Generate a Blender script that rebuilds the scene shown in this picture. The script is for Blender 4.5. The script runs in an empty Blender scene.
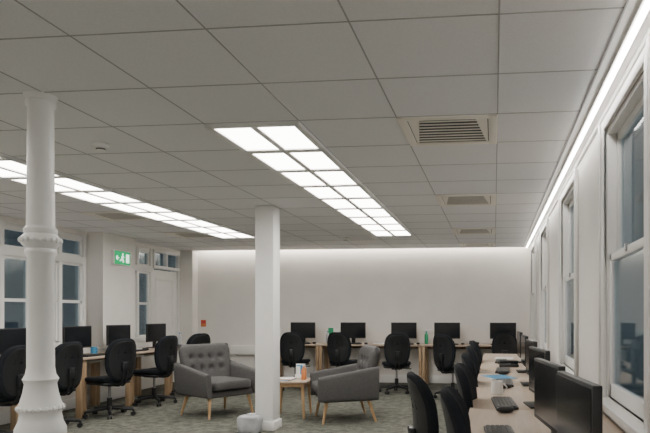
import bpy, bmesh, math, random
from mathutils import Matrix, Vector
random.seed(4)
scene = bpy.context.scene
H = 2.45      # ceiling height
# ------------------------------------------------------------ materials
def new_mat(name):
    m = bpy.data.materials.new(name); m.use_nodes = True
    nt = m.node_tree
    return m, nt, nt.nodes["Principled BSDF"]
def plain(name, col, rough=0.6, metal=0.0, noise=0.0, scale=20, bump=0.0, bscale=200, spec=0.5, col2=None):
    m, nt, b = new_mat(name)
    b.inputs["Roughness"].default_value = rough
    b.inputs["Metallic"].default_value = metal
    b.inputs["Specular IOR Level"].default_value = spec
    tc = nt.nodes.new("ShaderNodeTexCoord")
    n = nt.nodes.new("ShaderNodeTexNoise"); n.inputs["Scale"].default_value = scale
    n.inputs["Detail"].default_value = 4
    nt.links.new(tc.outputs["Object"], n.inputs["Vector"])
    r = nt.nodes.new("ShaderNodeValToRGB")
    c1 = tuple(max(0, c*(1-noise)) for c in col) + (1,)
    c2 = (tuple(col2) if col2 else tuple(min(1, c*(1+noise)) for c in col)) + (1,)
    r.color_ramp.elements[0].position = 0.35; r.color_ramp.elements[1].position = 0.65
    r.color_ramp.elements[0].color = c1; r.color_ramp.elements[1].color = c2
    nt.links.new(n.outputs["Fac"], r.inputs["Fac"])
    nt.links.new(r.outputs["Color"], b.inputs["Base Color"])
    if bump:
        n2 = nt.nodes.new("ShaderNodeTexNoise"); n2.inputs["Scale"].default_value = bscale
        nt.links.new(tc.outputs["Object"], n2.inputs["Vector"])
        bp = nt.nodes.new("ShaderNodeBump"); bp.inputs["Strength"].default_value = bump
        bp.inputs["Distance"].default_value = 0.01
        nt.links.new(n2.outputs["Fac"], bp.inputs["Height"])
        nt.links.new(bp.outputs["Normal"], b.inputs["Normal"])
    return m
def emit(name, col, s):
    m = bpy.data.materials.new(name); m.use_nodes = True
    nt = m.node_tree; nt.nodes.clear()
    e = nt.nodes.new("ShaderNodeEmission"); e.inputs[0].default_value = (*col, 1); e.inputs[1].default_value = s
    o = nt.nodes.new("ShaderNodeOutputMaterial"); nt.links.new(e.outputs[0], o.inputs[0])
    return m
M_wall = plain("wall_paint", (0.84, 0.815, 0.78), 0.75, noise=0.02, scale=3, bump=0.05, bscale=60)
M_white = plain("white_gloss_paint", (0.87, 0.86, 0.84), 0.4, noise=0.02, scale=5)
M_ceil = plain("ceiling_tile", (0.86, 0.86, 0.87), 0.9, noise=0.03, scale=150, bump=0.1, bscale=300)
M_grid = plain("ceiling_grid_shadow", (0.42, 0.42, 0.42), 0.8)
M_ventw = plain("vent_louvre", (0.88, 0.84, 0.77), 0.5)
M_dark = plain("vent_dark", (0.05, 0.05, 0.05), 0.8)
M_panel = emit("light_diffuser", (1.0, 0.955, 0.89), 14.5)
M_led = emit("led_strip", (1.0, 0.96, 0.9), 26.0)
M_wash = emit("cove_led", (1.0, 0.92, 0.80), 24.0)
M_black = plain("black_plastic", (0.012, 0.012, 0.013), 0.45)
M_screen = plain("screen_glass", (0.010, 0.012, 0.015), 0.18)
M_fabric = plain("black_fabric", (0.012, 0.014, 0.018), 0.9, noise=0.2, scale=150, bump=0.2, bscale=500, spec=0.2)
M_chairsh = plain("chair_shell", (0.010, 0.011, 0.013), 0.4)
M_grey = plain("grey_upholstery", (0.10, 0.097, 0.097), 0.95, noise=0.25, scale=120, bump=0.3, bscale=500, spec=0.2)
M_grey2 = plain("grey_piping", (0.06, 0.058, 0.058), 0.95)
M_steel = plain("brushed_metal", (0.35, 0.35, 0.36), 0.35, metal=0.9)
M_green = emit("exit_green", (0.02, 0.55, 0.18), 0.9)
M_exw = emit("exit_white", (0.8, 1.0, 0.85), 2.0)
M_paper = plain("paper", (0.75, 0.75, 0.73), 0.8)
M_blue = plain("blue_print", (0.05, 0.25, 0.45), 0.6)
M_orange = plain("orange_print", (0.6, 0.2, 0.06), 0.6)
M_greenp = plain("green_print", (0.02, 0.3, 0.14), 0.6)
M_red = plain("red_print", (0.5, 0.05, 0.04), 0.6)
M_bag = plain("plastic_film", (0.42, 0.43, 0.45), 0.4, noise=0.08, scale=12, bump=0.4, bscale=20)
def wood(name, c1, c2, rough=0.45, stretch=(2, 25, 25)):
    m, nt, b = new_mat(name); b.inputs["Roughness"].default_value = rough
    tc = nt.nodes.new("ShaderNodeTexCoord"); mp = nt.nodes.new("ShaderNodeMapping")
    mp.inputs["Scale"].default_value = stretch
    n = nt.nodes.new("ShaderNodeTexNoise"); n.inputs["Scale"].default_value = 2.0; n.inputs["Detail"].default_value = 6
    r = nt.nodes.new("ShaderNodeValToRGB")
    r.color_ramp.elements[0].position = .3; r.color_ramp.elements[1].position = .7
    r.color_ramp.elements[0].color = (*c1, 1); r.color_ramp.elements[1].color = (*c2, 1)
    nt.links.new(tc.outputs["Object"], mp.inputs[0]); nt.links.new(mp.outputs[0], n.inputs["Vector"])
    nt.links.new(n.outputs["Fac"], r.inputs[0]); nt.links.new(r.outputs[0], b.inputs["Base Color"])
    return m
M_wood = wood("desk_top_laminate", (0.42, 0.325, 0.245), (0.50, 0.40, 0.31))
M_woodl = wood("desk_leg_wood", (0.36, 0.24, 0.14), (0.45, 0.31, 0.19), stretch=(20, 20, 2))
M_oak = wood("oak_leg", (0.42, 0.26, 0.13), (0.52, 0.34, 0.18), stretch=(20, 20, 2))
# carpet
def carpet():
    m, nt, b = new_mat("carpet"); b.inputs["Roughness"].default_value = 1.0
    b.inputs["Specular IOR Level"].default_value = 0.1
    tc = nt.nodes.new("ShaderNodeTexCoord")
    n1 = nt.nodes.new("ShaderNodeTexNoise"); n1.inputs["Scale"].default_value = 9; n1.inputs["Detail"].default_value = 8; n1.inputs["Roughness"].default_value = .75
    n2 = nt.nodes.new("ShaderNodeTexNoise"); n2.inputs["Scale"].default_value = 120
    for n in (n1, n2): nt.links.new(tc.outputs["Object"], n.inputs["Vector"])
    r = nt.nodes.new("ShaderNodeValToRGB")
    r.color_ramp.elements[0].position = .42; r.color_ramp.elements[1].position = .58
    r.color_ramp.elements[0].color = (.088, .090, .076, 1); r.color_ramp.elements[1].color = (.175, .178, .15, 1)
    mx = nt.nodes.new("ShaderNodeMixRGB"); mx.blend_type = 'OVERLAY'; mx.inputs[0].default_value = .5
    nt.links.new(n1.outputs["Fac"], r.inputs[0]); nt.links.new(r.outputs[0], mx.inputs[1]); nt.links.new(n2.outputs["Fac"], mx.inputs[2])
    nt.links.new(mx.outputs[0], b.inputs["Base Color"])
    bp = nt.nodes.new("ShaderNodeBump"); bp.inputs["Strength"].default_value = .4; bp.inputs["Distance"].default_value = .01
    nt.links.new(n2.outputs["Fac"], bp.inputs["Height"]); nt.links.new(bp.outputs[0], b.inputs["Normal"])
    return m
M_carpet = carpet()
def glass():
    m = bpy.data.materials.new("window_glass"); m.use_nodes = True
    nt = m.node_tree; nt.nodes.clear()
    t = nt.nodes.new("ShaderNodeBsdfTransparent"); t.inputs[0].default_value = (.8, .88, .92, 1)
    g = nt.nodes.new("ShaderNodeBsdfGlossy"); g.inputs["Roughness"].default_value = 0.03
    lw = nt.nodes.new("ShaderNodeFresnel"); lw.inputs[0].default_value = 1.45
    mm = nt.nodes.new("ShaderNodeMath"); mm.operation = 'MULTIPLY'; mm.inputs[1].default_value = .8
    nt.links.new(lw.outputs[0], mm.inputs[0])
    mx = nt.nodes.new("ShaderNodeMixShader")
    nt.links.new(mm.outputs[0], mx.inputs[0]); nt.links.new(t.outputs[0], mx.inputs[1]); nt.links.new(g.outputs[0], mx.inputs[2])
    o = nt.nodes.new("ShaderNodeOutputMaterial"); nt.links.new(mx.outputs[0], o.inputs[0])
    return m
M_glass = glass()
M_facade = plain("outside_render", (0.2, 0.24, 0.27), 0.9, noise=0.25, scale=0.8)
M_facwin = plain("outside_window", (0.03, 0.05, 0.06), 0.2)
M_faclit = emit("outside_lit_window", (0.7, 0.85, 0.9), 0.45)

# ------------------------------------------------------------ mesh builder
class B:
    def __init__(s): s.v = []; s.f = []; s.m = []; s.mats = []
    def mi(s, mat):
        if mat not in s.mats: s.mats.append(mat)
        return s.mats.index(mat)
    def add(s, verts, faces, mat, mtx=None):
        o = len(s.v); k = s.mi(mat)
        for p in verts:
            p = Vector(p)
            s.v.append((mtx @ p) if mtx else p)
        for f in faces: s.f.append([i+o for i in f]); s.m.append(k)
    def box(s, lo, hi, mat, bev=0.0, seg=2, mtx=None):
        lo = Vector(lo); hi = Vector(hi)
        bm = bmesh.new(); bmesh.ops.create_cube(bm, size=1)
        d = hi-lo; c = (hi+lo)/2
        for v in bm.verts: v.co = Vector((v.co.x*d.x+c.x, v.co.y*d.y+c.y, v.co.z*d.z+c.z))
        if bev: bmesh.ops.bevel(bm, geom=bm.edges[:], offset=bev, segments=seg, affect='EDGES', profile=.5)
        bm.verts.index_update()
        s.add([v.co.copy() for v in bm.verts], [[v.index for v in f.verts] for f in bm.faces], mat, mtx)
        bm.free()
    def cyl(s, p0, p1, r0, r1, mat, n=16, mtx=None):
        p0 = Vector(p0); p1 = Vector(p1); d = (p1-p0).normalized()
        a = d.orthogonal().normalized(); b = d.cross(a)
        vs = []
        for p, r in ((p0, r0), (p1, r1)):
            for i in range(n):
                t = 2*math.pi*i/n; vs.append(p+(a*math.cos(t)+b*math.sin(t))*r)
        fs = [[i, (i+1) % n, n+(i+1) % n, n+i] for i in range(n)]
        fs.append(list(range(n))[::-1]); fs.append(list(range(n, 2*n)))
        s.add(vs, fs, mat, mtx)
    def lathe(s, prof, mat, n=32, mtx=None):
        vs = []
        for r, z in prof:
            for i in range(n):
                t = 2*math.pi*i/n; vs.append((r*math.cos(t), r*math.sin(t), z))
        fs = []
        for k in range(len(prof)-1):
            for i in range(n):
                fs.append([k*n+i, k*n+(i+1) % n, (k+1)*n+(i+1) % n, (k+1)*n+i])
        fs.append(list(range(n))[::-1]); fs.append([(len(prof)-1)*n+i for i in range(n)])
        s.add(vs, fs, mat, mtx)
    def sell(s, a, b, c, e1, e2, mat, mtx=None, nu=32, nv=20, deform=None):
        sg = lambda x, e: math.copysign(abs(x)**e, x)
        vs = []
        for j in range(nv+1):
            ph = -math.pi/2+math.pi*j/nv
            for i in range(nu):
                th = 2*math.pi*i/nu
                cp = sg(math.cos(ph), e1) if abs(math.cos(ph)) > 1e-9 else 0
                p = Vector((a*cp*sg(math.cos(th), e2), b*cp*sg(math.sin(th), e2), c*sg(math.sin(ph), e1)))
                if deform: p = deform(p)
                vs.append(p)
        fs = []
        for j in range(nv):
            for i in range(nu):
                fs.append([j*nu+i, j*nu+(i+1) % nu, (j+1)*nu+(i+1) % nu, (j+1)*nu+i])
        s.add(vs, fs, mat, mtx)
    def tube(s, pts, r, mat, n=10, mtx=None):
        for i in range(len(pts)-1): s.cyl(pts[i], pts[i+1], r, r, mat, n, mtx)
    def mesh(s, name, angle=35, scale=1.0):
        me = bpy.data.meshes.new(name)
        me.from_pydata([tuple(v*scale) for v in s.v], [], s.f)
        for m in s.mats: me.materials.append(m)
        me.polygons.foreach_set("material_index", s.m)
        me.validate()
        bm = bmesh.new(); bm.from_mesh(me)
        bmesh.ops.remove_doubles(bm, verts=bm.verts, dist=1e-6)
        bmesh.ops.recalc_face_normals(bm, faces=bm.faces)
        for f in bm.faces: f.smooth = True
        for e in bm.edges:
            if len(e.link_faces) == 2 and e.calc_face_angle(0) > math.radians(angle): e.smooth = False
        bm.to_mesh(me); bm.free()
        return me
def place(me, name, loc=(0, 0, 0), rz=0):
    o = bpy.data.objects.new(name, me); o.location = loc; o.rotation_euler = (0, 0, math.radians(rz))
    scene.collection.objects.link(o); return o
def single(name, b, loc=(0, 0, 0), rz=0): return place(b.mesh(name), name, loc, rz)
T = Matrix.Translation
def R(a, ax): return Matrix.Rotation(math.radians(a), 4, ax)

# ------------------------------------------------------------ room shell
XR = 0.65; XL = -5.62; YB = 11.1; YF = -2.5; GX = -5.90
b = B(); b.box((-6.1, YF-.2, -.2), (XR+.3, YB+.25, 0), M_carpet); single("floor", b)
b = B()
b.box((-6.1, YF-.2, H), (0.50, YB-.14, H+.2), M_ceil)
b.box((0.50, YF-.2, H), (XR+.3, YB-.14, H+.2), M_white)
b.box((-6.1, YB-.14, H+.12), (XR+.3, YB+.2, H+.2), M_ceil)
single("ceiling", b)
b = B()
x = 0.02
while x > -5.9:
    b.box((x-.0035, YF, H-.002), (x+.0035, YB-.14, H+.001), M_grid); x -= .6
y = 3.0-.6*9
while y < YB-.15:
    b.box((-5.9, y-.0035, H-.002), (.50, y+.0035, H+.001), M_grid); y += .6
b.box((.494, YF, H-.004), (.502, YB-.14, H+.001), M_grid)  # grey strip painted in as a shadow line at the tile edge
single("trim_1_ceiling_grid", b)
b = B(); b.box((-6.1, YB, 0), (XR+.3, YB+.2, H+.12), M_wall); single("wall_back", b)
b = B(); b.box((-6.1, YF-.2, 0), (XR+.3, YF, H), M_wall); single("wall_front", b)

# right wall with sash windows
RW = [(-1.95, -1.0), (0.3, 1.25), (2.66, 3.62), (4.93, 5.89), (7.45, 8.41), (9.65, 10.6)]
ZS, ZT = 0.80, 2.34
b = B()
b.box((XR, YF, 0), (XR+.3, YB, ZS), M_wall)
b.box((XR, YF, ZT), (XR+.3, YB, H), M_wall)
prev = YF
for (y0, y1) in RW+[(YB, YB)]:
    b.box((XR, prev, ZS), (XR+.3, y0, ZT), M_wall); prev = y1
single("wall_right", b)
def sash(y0, y1, zs, zt):
    """sash window in a wall facing -X; local X=0 is the wall face, +X outward"""
    b = B(); w = .05
    a = .10
    b.box((-.022, y0-a, zs-.02), (.0, y0, zt+.06), M_white, .006)
    b.box((-.022, y1, zs-.02), (.0, y1+a, zt+.06), M_white, .006)
    b.box((-.022, y0, zt), (.0, y1, zt+.06), M_white, .006)
    b.box((-.032, y0-a-.02, zs-.02), (-.022, y0-a+.02, zt+.06), M_white, .004)
    b.box((-.032, y1+a-.02, zs-.02), (-.022, y1+a+.02, zt+.06), M_white, .004)
    b.box((-.065, y0-a-.03, zs-.055), (.02, y1+a+.03, zs-.01), M_white, .008)  # sill board
    # box frame
    b.box((.0, y0, zs), (.14, y0+.025, zt), M_white, .003)
    b.box((.0, y1-.025, zs), (.14, y1, zt), M_white, .003)
    b.box((.0, y0, zt-.03), (.14, y1, zt), M_white, .003)
    zm = 1.60
    for (xa, z0, z1) in ((.010, zs, zm+.02), (.050, zm-.02, zt-.03)):
        b.box((xa, y0+.025, z0), (xa+.04, y0+.025+w, z1), M_white, .006)
        b.box((xa, y1-.025-w, z0), (xa+.04, y1-.025, z1), M_white, .006)
        b.box((xa, y0+.025, z1-.045), (xa+.04, y1-.025, z1), M_white, .006)
        b.box((xa, y0+.025, z0), (xa+.04, y1-.025, z0+(.08 if z0 == zs else .045)), M_white, .006)
        b.box((xa+.017, y0+.07, z0+.04), (xa+.021, y1-.07, z1-.04), M_glass)
    b.cyl((.0, (y0+y1)/2, zm+.01), (.012, (y0+y1)/2, zm+.01), .02, .02, M_steel)
    return b
for i, (y0, y1) in enumerate(RW):
    o = single("window_%d" % (i+1), sash(y0, y1, ZS, ZT), (XR, 0, 0))
b = B(); b.box((XR-.02, YF, 0), (XR, YB, .14), M_white, .004); single("baseboard_right", b)
b = B(); b.box((-5.6, YB-.02, 0), (XR-.02, YB, .14), M_white, .004); single("baseboard_back", b)
b = B(); b.box((XL, YF, 0), (XL+.02, 9.0, .14), M_white, .004); single("baseboard_left", b)
b = B(); b.box((XR-.02, YF, H-.03), (XR, YB, H), M_white, .006); single("trim_2_cornice", b)

# LED line light on right
b = B()
b.box((.548, YF+.1, H-.014), (.590, YB-.2, H), M_white)
b.box((.558, YF+.12, H-.024), (.582, YB-.22, H-.014), M_led)
single("led_line_light", b)
# back cove
b = B()
b.box((-5.55, YB-.135, H+.06), (.6, YB-.11, H+.10), M_wash)
single("cove_strip_light", b)

# left wall
b = B()
b.box((-6.05, YF, 0), (XL, 5.2, H), M_wall)
b.box((-6.05, 5.2, 0), (XL, 8.27, .80), M_wall)
b.box((-6.05, 8.27, 0), (XL, 9.06, H), M_wall)
b.box((-6.05, 10.9, 0), (XL, YB, H), M_wall)
b.box((-6.05, 5.2, H-.06), (-5.86, 8.27, H), M_wall)
b.box((-6.05, 9.06, H-.06), (-5.86, 10.9, H), M_wall)
b.box((-6.05, 9.06, 0), (-5.86, 9.97, .8), M_wall)
single("wall_left", b)
def lwin(name, ys, z0, zt, ztr):
    b = B(); X0 = GX-.06; X1 = GX+.02
    b.box((X0, ys[0]-.03, z0), (X1+.02, ys[0]+.03, zt), M_white, .004)
    for y in ys[1:]: b.box((X0, y-.03, z0), (X1+.02, y+.03, zt), M_white, .004)
    b.box((X0, ys[0], zt-.06), (X1, ys[-1], zt), M_white, .004)
    b.box((X0, ys[0], z0), (X1+.03, ys[-1], z0+.08), M_white, .004)
    b.box((X0, ys[0], ztr-.05), (X1+.03, ys[-1], ztr+.05), M_white, .008)
    for i in range(len(ys)-1):
        ya, yb = ys[i]+.03, ys[i+1]-.03
        for (za, zb) in ((z0+.08, ztr-.05), (ztr+.05, zt-.06)):
            for (p, q) in (((X0+.01, ya, za), (X1-.01, ya+.03, zb)), ((X0+.01, yb-.03, za), (X1-.01, yb, zb)),
                           ((X0+.01, ya, za), (X1-.01, yb, za+.03)), ((X0+.01, ya, zb-.03), (X1-.01, yb, zb))):
                b.box(p, q, M_white)
            b.box((GX-.02, ya+.02, za+.02), (GX-.016, yb-.02, zb-.02), M_glass)
            if zb < 2.1: # mid bar
                b.box((X0+.01, ya, 1.42), (X1-.01, yb, 1.46), M_white)
    single(name, b)
lwin("window_7", [5.25+.495*i for i in range(7)], .80, H-.06, 2.03)
lwin("window_8", [9.09, 9.54, 9.94], .80, H-.06, 2.03)
# transom above door
b = B()
for y in (10.03, 10.44, 10.86): b.box((GX-.06, y-.03, 2.07), (GX+.04, y+.03, H-.06), M_white, .004)
for z in (2.06, H-.11): b.box((GX-.06, 10.0, z), (GX+.05, 10.88, z+.05), M_white, .004)
b.box((GX-.02, 10.02, 2.08), (GX-.016, 10.86, H-.09), M_glass)
single("window_9", b)
b = B()
b.box((GX-.06, 10.03, 0), (GX-.01, 10.86, 2.04), M_white, .004)
for (za, zb) in ((.15, .85), (1.0, 1.9)):
    b.box((GX-.01, 10.15, za), (GX+.0, 10.19, zb), M_white, .003); b.box((GX-.01, 10.69, za), (GX+.0, 10.73, zb), M_white, .003)
    b.box((GX-.01, 10.15, za), (GX+.0, 10.73, za+.04), M_white, .003); b.box((GX-.01, 10.15, zb-.04), (GX+.0, 10.73, zb), M_white, .003)
b.box((GX-.04, 9.985, 0), (GX+.03, 10.03, 2.05), M_white, .004); b.box((GX-.04, 10.85, 0), (GX+.03, 10.895, 2.05), M_white, .004)
b.cyl((GX+.0, 10.11, 1.02), (GX+.06, 10.11, 1.02), .012, .012, M_steel); b.cyl((GX+.055, 10.11, 1.02), (GX+.055, 10.24, 1.02), .01, .01, M_steel)
single("door_1", b)

# ------------------------------------------------------------ ceiling fittings
def light_panel():
    b = B(); z = 0
    b.box((.0, .0, -.010), (.6, .6, -.001), M_white)
    for (x0, x1) in ((.04, .28), (.32, .56)):
        b.box((x0, .04, -.014), (x1, .56, -.010), M_panel)
    for (p, q) in (((0, 0), (.042, .6)), ((.558, 0), (.6, .6)), ((0, 0), (.6, .042)), ((0, .558), (.6, .6)), ((.278, 0), (.322, .6))):
        b.box((p[0], p[1], -.024), (q[0], q[1], -.008), M_white, .003)
    return b.mesh("ceiling_light_panel")
lm = light_panel()
for k in range(9): place(lm, "ceiling_light_panel", (-1.78, 3.6+.6*k, H))
for k in range(-5, 9): place(lm, "ceiling_light_panel", (-4.18, 3.6+.6*k, H))  # row runs on out of view; those near panels are added to brighten the ceiling
for k in range(-9, -5): place(lm, "ceiling_light_panel", (-1.78, 3.6+.6*k, H))  # unseen panels behind the camera, added for more bounce light
def vent():
    b = B()
    b.box((.05, .05, -.004), (.55, .55, -.0005), M_dark)  # shade in the louvre gaps put in as a flat dark plate
    for (p, q) in (((.0, .0), (.055, .6)), ((.545, 0), (.6, .6)), ((0, 0), (.6, .055)), ((0, .545), (.6, .6))):
        b.box((p[0], p[1], -.012), (q[0], q[1], -.001), M_ventw, .004)
    n = 8
    for i in range(n):
        y = .065+i*.47/n+.018
        inset = .01+.10*(1-i/(n-1))
        b.box((.055+inset*.6, y, -.0070), (.545-inset*.6, y+.024, -.0050), M_ventw)
    for sx in (0, 1):
        b.add([(.06+.48*sx, .06, -.008), (.06+.48*sx, .54, -.008), (.072+.456*sx, .54, -.008), (.13+.34*sx, .06, -.008)], [[0, 1, 2, 3]], M_ventw)
    return b.mesh("ceiling_air_vent")
vm = vent()
for p in ((-.58, 3.6), (-.58, 6.0), (-.58, 8.4), (-.58, 10.2), (-4.78, 6.6), (-4.78, 8.4)):
    place(vm, "ceiling_air_vent", (p[0], p[1], H))
b = B(); b.lathe([(.055, 0), (.06, -.012), (.05, -.03), (.03, -.036), (.03, -.05), (.012, -.055)], M_white, 24)
b.lathe([(.031, -.037), (.031, -.044)], M_black, 24)
sm = b.mesh("smoke_detector")
place(sm, "smoke_detector", (-2.7, 3.95, H)); place(sm, "smoke_detector", (-2.3, 9.3, H))

# exit sign
b = B()
b.box((0, 0, 0), (.05, .40, .215), M_white, .006)
b.box((.05, .01, .01), (.054, .39, .205), M_green)
def g(y0, z0, y1, z1): b.box((.054, y0, z0), (.056, y1, z1), M_exw)
g(.28, .04, .36, .17)                                  # doorway
b.cyl((.054, .20, .165), (.056, .20, .165), .016, .016, M_exw)
def st(p, q, w=.011): b.cyl((.055, *p), (.055, *q), w, w, M_exw, 6)
st((.195, .14), (.18, .10)); st((.18, .10), (.21, .07)); st((.21, .07), (.205, .04)); st((.18, .10), (.15, .07)); st((.15, .07), (.125, .065))
st((.195, .135), (.225, .115), .008); st((.195, .135), (.165, .12), .008)
st((.04, .105), (.10, .105), .009); st((.04, .105), (.065, .135), .009); st((.04, .105), (.065, .075), .009)
single("fire_exit_sign", b, (XL, 8.46, 2.0))

# ------------------------------------------------------------ columns
prof = [(.125, 0), (.125, .10), (.11, .12), (.11, .60), (.122, .62), (.122, .66), (.105, .70), (.098, .74), (.110, .77), (.098, .80), (.084, .85), (.076, .90), (.086, .925),
        (.072, .95), (.066, .99), (.064, 1.58), (.076, 1.60), (.076, 1.615), (.070, 1.625), (.090, 1.65), (.098, 1.67), (.090, 1.69), (.074, 1.705), (.080, 1.715), (.080, 1.73),
        (.067, 1.745), (.062, H-.12), (.062, H-.07), (.072, H-.055), (.072, H-.035), (.066, H-.03), (.080, H-.01), (.080, H)]
b = B(); b.lathe(prof, M_white, 40)
for i in range(20):   # beaded enrichment on collar and base
    t = 2*math.pi*i/20
    b.sell(.011, .011, .015, 1, 1, M_white, T((.093*math.cos(t), .093*math.sin(t), 1.67)), 8, 6)
    b.sell(.011, .011, .014, 1, 1, M_white, T((.106*math.cos(t), .106*math.sin(t), .77)), 8, 6)
single("cast_iron_column", b, (-2.43, 3.05, 0))
b = B()
b.box((-.105, -.105, 0), (.105, .105, H), M_white, .012)
b.box((-.12, -.12, 0), (.12, .12, .10), M_white, .008)
single("square_column", b, (-2.49, 6.52, 0))
b = B()
def crump(p):
    k = 1+.04*math.sin(p.x*60+p.z*35)+.04*math.sin(p.y*70-p.z*50)
    return Vector((p.x*k, p.y*k, p.z))
b.sell(.12, .085, .095, .35, .35, M_bag, T((0, 0, .095)), deform=crump, nu=40, nv=24)
b.sell(.06, .04, .02, .8, 1, M_bag, T((0.02, 0, .19)), deform=crump)
single("plastic_bag", b, (-2.60, 6.29, 0), 4)

# ------------------------------------------------------------ office chair
def office_chair():
    b = B()
    for i in range(5):
        t = math.radians(90+72*i); c, s_ = math.cos(t), math.sin(t)
        b.cyl((c*.03, s_*.03, .115), (c*.29, s_*.29, .085), .028, .018, M_chairsh, 10)
        b.cyl((c*.29, s_*.29, .085), (c*.29, s_*.29, .055), .012, .012, M_chairsh, 8)
        mt = T((c*.29, s_*.29, .028)) @ Matrix.Rotation(t, 4, 'Z')
        b.cyl((0, -.026, 0), (0, -.008, 0), .028, .028, M_chairsh, 14, mt)
        b.cyl((0, .008, 0), (0, .026, 0), .028, .028, M_chairsh, 14, mt)
    b.cyl((0, 0, .08), (0, 0, .24), .035, .03, M_chairsh); b.cyl((0, 0, .24), (0, 0, .42), .017, .017, M_steel)
    b.box((-.09, -.13, .40), (.09, .12, .435), M_chairsh, .01)
    b.cyl((.06, .03, .41), (.22, .03, .40), .008, .008, M_chairsh, 8); b.sell(.02, .012, .01, 1, 1, M_chairsh, T((.235, .03, .4)), 10, 8)
    def seat(p):
        z = p.z+.02*(p.x/.24)**2
        if p.y > .12: z -= (p.y-.12)**2*1.6
        return Vector((p.x*(1-.08*max(0, -p.y/.23)), p.y, z))
    b.sell(.245, .235, .045, .6, .55, M_fabric, T((0, .02, .475)), deform=seat, nu=40, nv=16)
    b.sell(.225, .215, .02, .5, .5, M_chairsh, T((0, .02, .44)), nu=32, nv=10)
    # back
    def back(p):
        k = 1-.16*max(0, p.z/.28)**2-.10*max(0, -p.z/.28)
        return Vector((p.x*k, p.y-.05*(1-(p.x/.22)**2)+.02*math.sin((p.z+.1)*8), p.z))
    mt = T((0, -.225, .755)) @ R(9, 'X')
    b.sell(.22, .035, .275, .6, .5, M_fabric, mt, deform=back, nu=40, nv=24)
    b.sell(.20, .018, .25, .6, .5, M_chairsh, T((0, -.242, .755)) @ R(9, 'X'), deform=back, nu=36, nv=20)
    # spine bar
    for dx in (-.03, .03):
        pts = [(dx, -.08, .41), (dx, -.22, .41), (dx, -.27, .45), (dx, -.295, .55), (dx, -.315, .72)]
        b.tube(pts, .012, M_chairsh)
    b.box((-.05, -.32, .60), (.05, -.285, .72), M_chairsh, .01)
    return b.mesh("office_chair", scale=.95)
cm = office_chair()
def chair(x, y, rz): place(cm, "office_chair", (x, y, 0), rz)
# right row (users look +X)
chair(-.15, 3.25, -74); chair(.09, 2.55, -88)
chair(.07, 3.75, -92); chair(.06, 4.75, -88); chair(.05, 5.8, -90); chair(.04, 6.9, -93)
# back row
chair(-3.33, 9.98, 5); chair(-2.50, 10.0, -8); chair(-1.56, 9.7, 12); chair(-.62, 9.2, -35); chair(.17, 10.1, 0)
# left row (users look -X)
chair(-4.85, 5.45, 95); chair(-4.85, 6.25, 80); chair(-4.75, 7.12, 70); chair(-4.75, 8.12, 78); chair(-4.72, 9.10, 60)

# ------------------------------------------------------------ desks
def desk(L, D):
    b = B(); h = .73
    b.box((-L/2+.001, -D/2, h-.025), (L/2-.001, D/2, h), M_wood, .003)
    for sx in (-1, 1):
        x0 = sx*(L/2-.03)
        b.box((x0-.025, -D/2+.02, 0), (x0+.025, -D/2+.09, h-.025), M_woodl, .003)
        b.box((x0-.025, D/2-.09, 0), (x0+.025, D/2-.02, h-.025), M_woodl, .003)
        b.box((x0-.02, -D/2+.09, h-.09), (x0+.02, D/2-.09, h-.025), M_woodl, .003)
    b.box((-L/2+.055, D/2-.07, h-.10), (L/2-.055, D/2-.04, h-.025), M_woodl, .003)
    b.box((-L/2+.055, D/2-.2, h-.12), (L/2-.055, D/2-.10, h-.09), M_white, .003)
    return b.mesh("office_desk")
dL = desk(1.0, .62); dB = desk(.91, .65); dR = desk(1.2, .74)
for i in range(5): place(dL, "office_desk", (-5.26, 5.45+i, 0), 90)
for i in range(5): place(dB, "office_desk", (-3.515+.91*i, 10.74, 0), 0)
for i in range(6): place(dR, "office_desk", (.23, 1.7+1.2*i, 0), -90)

# ------------------------------------------------------------ monitors / keyboards / mice
def monitor(w=.46, h=.285, z0=.095):
    b = B()
    b.box((-w/2, -.012, z0), (w/2, .018, z0+h), M_black, .004)
    b.box((-w/2+.012, -.0135, z0+.02), (w/2-.012, -.0115, z0+h-.012), M_screen)
    b.box((-w/4, .018, z0+.05), (w/4, .04, z0+h-.06), M_black, .008)
    b.box((-.035, .02, .01), (.035, .045, z0+.14), M_black, .005)
    b.box((-.11, -.07, 0), (.11, .10, .012), M_black, .005)
    return b.mesh("computer_monitor")
mm_ = monitor(); ml = monitor(.46, .275, .065)
def keyboard():
    b = B(); b.box((-.21, -.065, 0), (.21, .065, .016), M_black, .004)
    for r in range(5):
        for c in range(15):
            b.box((-.2+c*.0268, -.055+r*.022, .016), (-.2+c*.0268+.022, -.055+r*.022+.018, .021), M_chairsh)
    return b.mesh("computer_keyboard")
km = keyboard()
b = B(); b.sell(.03, .05, .018, .8, .8, M_black, T((0, 0, .018)), 20, 12); mo = b.mesh("computer_mouse")
D = .731
for i, (x, y, r) in enumerate(((.265, 2.02, -83), (.23, 2.66, -82), (.26, 3.65, -82), (.28, 4.72, -86), (.28, 5.75, -88), (.28, 6.85, -88))):
    place(ml, "computer_monitor", (x, y, D), r)
    place(km, "computer_keyboard", (x-.20, y+.04, D), r-4)
    place(mo, "computer_mouse", (x-.20, y-.26, D), r)
for x in (-3.46, -2.53, -1.605, -.83, .155):
    place(mm_, "computer_monitor", (x, 10.80, D), 0)
    place(km, "computer_keyboard", (x, 10.56, D), 0)
    place(mo, "computer_mouse", (x+.29, 10.55, D), 0)
for y in (5.4, 6.31, 7.33, 8.2, 9.17):
    place(mm_, "computer_monitor", (-5.33, y, D), 84)
    place(km, "computer_keyboard", (-5.10, y, D), 90)
    place(mo, "computer_mouse", (-5.10, y+.29, D), 90)

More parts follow.
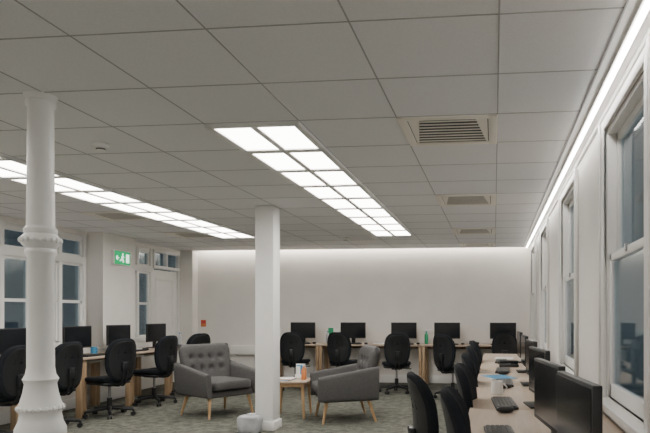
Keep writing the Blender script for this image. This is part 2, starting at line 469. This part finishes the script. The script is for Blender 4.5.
# ------------------------------------------------------------ armchair (faces -Y locally)
def armchair():
    b = B()
    # seat base frame
    b.box((-.33, -.31, .25), (.33, .30, .33), M_grey, .025, 3)
    def cush(p): return Vector((p.x, p.y, p.z+.015*(1-(p.x/.3)**2)))
    b.sell(.275, .31, .065, .35, .25, M_grey, T((0, -.06, .385)), deform=cush, nu=48, nv=16)
    # back with tufting
    btn = [(x, z) for z in (.10, -.04) for x in (-.2, -.067, .067, .2)]
    def back(p):
        y = p.y
        if y < 0:
            for bx, bz in btn:
                d2 = (p.x-bx)**2+(p.z-bz)**2
                y += .04*math.exp(-d2/.0011)
        y -= .05*(abs(p.x)/.34)**2.5
        k = 1+.05*(p.z/.28)
        return Vector((p.x*k, y, p.z))
    mb = T((0, .30, .60)) @ R(-13, 'X')
    N, K = 44, 34
    vs = []; fs = []
    for side in (-1, 1):
        o = len(vs)
        for j in range(K+1):
            for i in range(N+1):
                u = -1+2*i/N; v = -1+2*j/K
                uu = u*(1-.04*v**8); vv = v*(1-.05*u**8)
                e = min(1, abs(u)**8+abs(v)**8)
                p = Vector((uu*.345, side*(.065*(1-e)**.4), vv*.285))
                vs.append(back(p))
        for j in range(K):
            for i in range(N):
                a = o+j*(N+1)+i; fs.append([a, a+1, a+N+2, a+N+1])
    b.add(vs, fs, M_grey, mb)
    for bx, bz in btn:
        p = back(Vector((bx, -.06, bz)))
        b.sell(.013, .008, .013, 1, 1, M_grey2, mb @ T(p), nu=10, nv=8)
    # arms : swept panels, flaring outward and sloping forward
    for sx in (-1, 1):
        vs = []; n = 14
        rings = []
        for k in range(n+1):
            t = k/n; y = .34-.70*t
            top = .66-.115*t
            fl = .03
            sec = []
            m = 16
            for q in range(m):
                a = 2*math.pi*q/m
                ca, sa = math.cos(a), math.sin(a)
                xx = .042*math.copysign(abs(ca)**.6, ca); h = (top-.26)/2
                zz = (top+.26)/2+h*math.copysign(abs(sa)**.35, sa)
                if t > .93: xx *= .8; 
                sec.append(Vector((sx*(.335+fl*(zz-.26)/.4)+xx, y, zz)))
            rings.append(sec)
        vs = [p for r in rings for p in r]; m = 16
        fs = [[k*m+i, k*m+(i+1) % m, (k+1)*m+(i+1) % m, (k+1)*m+i] for k in range(n) for i in range(m)]
        fs.append(list(range(m))); fs.append([n*m+i for i in range(m)])
        b.add(vs, fs, M_grey)
    # legs
    for sx in (-1, 1):
        b.cyl((sx*.27, -.25, .26), (sx*.31, -.30, 0), .024, .013, M_oak, 14)
        b.cyl((sx*.27, .24, .26), (sx*.31, .32, 0), .024, .013, M_oak, 14)
    return b.mesh("upholstered_armchair", 50)
am = armchair()
place(am, "upholstered_armchair", (-3.48, 7.40, 0), 58)
place(am, "upholstered_armchair", (-1.80, 7.22, 0), -66)

# ------------------------------------------------------------ coffee table + items
b = B()
b.box((-.23, -.23, .43), (.23, .23, .455), M_wood, .006)
b.box((-.19, -.19, .38), (.19, .19, .43), M_oak, .004)
for sx in (-1, 1):
    for sy in (-1, 1): b.cyl((sx*.17, sy*.17, .40), (sx*.195, sy*.195, 0), .022, .014, M_oak, 12)
single("coffee_table", b, (-2.50, 7.36, 0), 5)
TZ = .456
b = B()
for i in range(4):
    b.box((-.105, -.148, i*.006), (.105, .148, i*.006+.005), [M_paper, M_blue, M_orange, M_paper][i], mtx=R(i*7-8, 'Z'))
single("magazine_stack", b, (-2.60, 7.28, TZ), 80)
b = B()
b.box((-.06, -.03, 0), (.06, .04, .012), M_white, .003); b.box((-.06, .02, .01), (.06, .028, .18), M_white, .002); b.box((-.05, .005, .015), (.05, .017, .165), M_blue); b.box((-.05, -.002, .015), (.0, .004, .15), M_paper)
b.box((-.06, -.03, 0), (.06, -.024, .05), M_white, .002)
single("leaflet_holder", b, (-2.44, 7.50, TZ), 0)
b = B(); b.lathe([(.03, 0), (.032, .01), (.032, .12), (.014, .15), (.014, .17)], M_orange, 20); b.lathe([(.016, .165), (.016, .185)], M_paper, 20)
single("juice_bottle", b, (-2.34, 7.34, TZ))

# ------------------------------------------------------------ desk clutter
def mug(mat):
    b = B(); b.lathe([(.036, 0), (.04, .005), (.04, .09), (.036, .09), (.035, .012), (.001, .01)], mat, 24)
    pts = [(.04+.025*math.sin(math.pi*i/8), 0, .02+.05*i/8) for i in range(9)]; b.tube(pts, .005, mat, 8)
    return b
single("coffee_mug", mug(M_paper), (.02, 4.15, D))
single("coffee_mug", mug(M_blue), (-5.4, 7.75, D))
def papers(mat):
    b = B()
    for i in range(4): b.box((-.105, -.148, i*.002), (.105, .148, i*.002+.0015), mat if i == 3 else M_paper, mtx=R(i*3, 'Z'))
    return b
single("paper_stack", papers(M_blue), (.04, 5.22, D), 15); single("paper_stack", papers(M_paper), (.12, 7.4, D), -10)
single("paper_stack", papers(M_paper), (-2.05, 10.75, D), 4); single("paper_stack", papers(M_paper), (-5.4, 8.7, D), 4)
def bottle(mat):
    b = B(); b.lathe([(.03, 0), (.033, .01), (.033, .15), (.013, .19), (.013, .215)], mat, 20); b.lathe([(.015, .205), (.015, .225)], M_blue, 16); return b
single("water_bottle", bottle(M_bag), (-3.0, 10.8, D)); single("water_bottle", bottle(M_bag), (-5.2, 9.65, D)); single("water_bottle", bottle(M_greenp), (-1.2, 10.8, D))
def phone():
    b = B(); b.box((-.09, -.1, 0), (.09, .1, .03), M_black, .01); b.box((-.085, -.1, .03), (-.035, .1, .06), M_black, .012); b.box((-.02, .02, .03), (.08, .09, .034), M_screen)
    return b.mesh("desk_telephone")
pm = phone()
for p in ((-.35, 10.8, 0), (-5.4, 6.85, 90), (.15, 6.3, -90), (.42, 4.25, -90)): place(pm, "desk_telephone", (p[0], p[1], D), p[2])
# notice cards on the back wall
b = B(); b.box((-.055, 0, 0), (.055, .008, .15), M_white, .002); b.box((-.05, -.002, .005), (.05, .001, .145), M_greenp)
single("safety_notice", b, (-3.02, YB-.009, .86))
b = B(); b.box((-.05, 0, 0), (.05, .008, .13), M_orange, .002); b.box((-.045, -.002, .06), (.045, .001, .12), M_red)
single("fire_notice", b, (-5.50, YB-.009, 1.02))
# back wall convector heater
b = B()
b.box((-.35, -.10, .0), (.35, 0, .17), M_white, .01)
for i in range(20): b.box((-.32+i*.033, -.09, .168), (-.32+i*.033+.015, -.02, .173), M_ventw)
b.box((-.3, -.08, -.02), (-.26, -.02, 0), M_white); b.box((.26, -.08, -.02), (.3, -.02, 0), M_white)
single("wall_convector_heater", b, (-4.6, YB, .50))
b = B(); b.box((-.073, -.012, 0), (.073, 0, .086), M_white, .004)
for sx in (-1, 1): b.box((sx*.035-.012, -.0135, .02), (sx*.035+.012, -.0115, .05), M_ventw)
so = b.mesh("wall_socket")
for x in (-4.05, -2.9, -1.2): place(so, "wall_socket", (x, YB, .9))

# ------------------------------------------------------------ outside
def facade(name, loc, rz, n):
    b = B(); b.box((-12, 0, -6), (12, .5, 7), M_facade)
    for i in range(n):
        for j in range(4):
            x = -11+i*22/(n-1); z = -4.5+j*2.9
            b.box((x-.5, -.03, z), (x+.5, 0, z+1.7), M_facwin); b.box((x-.6, -.1, z-.1), (x+.6, 0, z), M_facade)
            b.box((x-.03, -.06, z), (x+.03, -.03, z+1.7), M_facade); b.box((x-.5, -.06, z+.82), (x+.5, -.03, z+.88), M_facade)
            if (i*7+j*3) % 5 == 0: b.box((x-.45, -.035, z+.05), (x+.45, -.031, z+1.6), M_faclit)
    single(name, b, loc, rz)
facade("building_opposite", (-12, 14, 0), 90, 12)
w = bpy.data.worlds.new("dusk"); scene.world = w; w.use_nodes = True
nt = w.node_tree; bg = nt.nodes["Background"]; bg.inputs[0].default_value = (.44, .55, .62, 1); bg.inputs[1].default_value = .9

# ------------------------------------------------------------ camera
cam = bpy.data.cameras.new("camera"); co = bpy.data.objects.new("camera", cam); scene.collection.objects.link(co)
cam.sensor_width = 36; cam.lens = 36*610/650; cam.sensor_fit = 'HORIZONTAL'
cam.shift_x = -(430-325)/650; cam.shift_y = 96.5/650
co.location = (0, 0, 1.28); co.rotation_euler = (math.radians(90), 0, math.radians(6))
cam.clip_start = .05
scene.camera = co
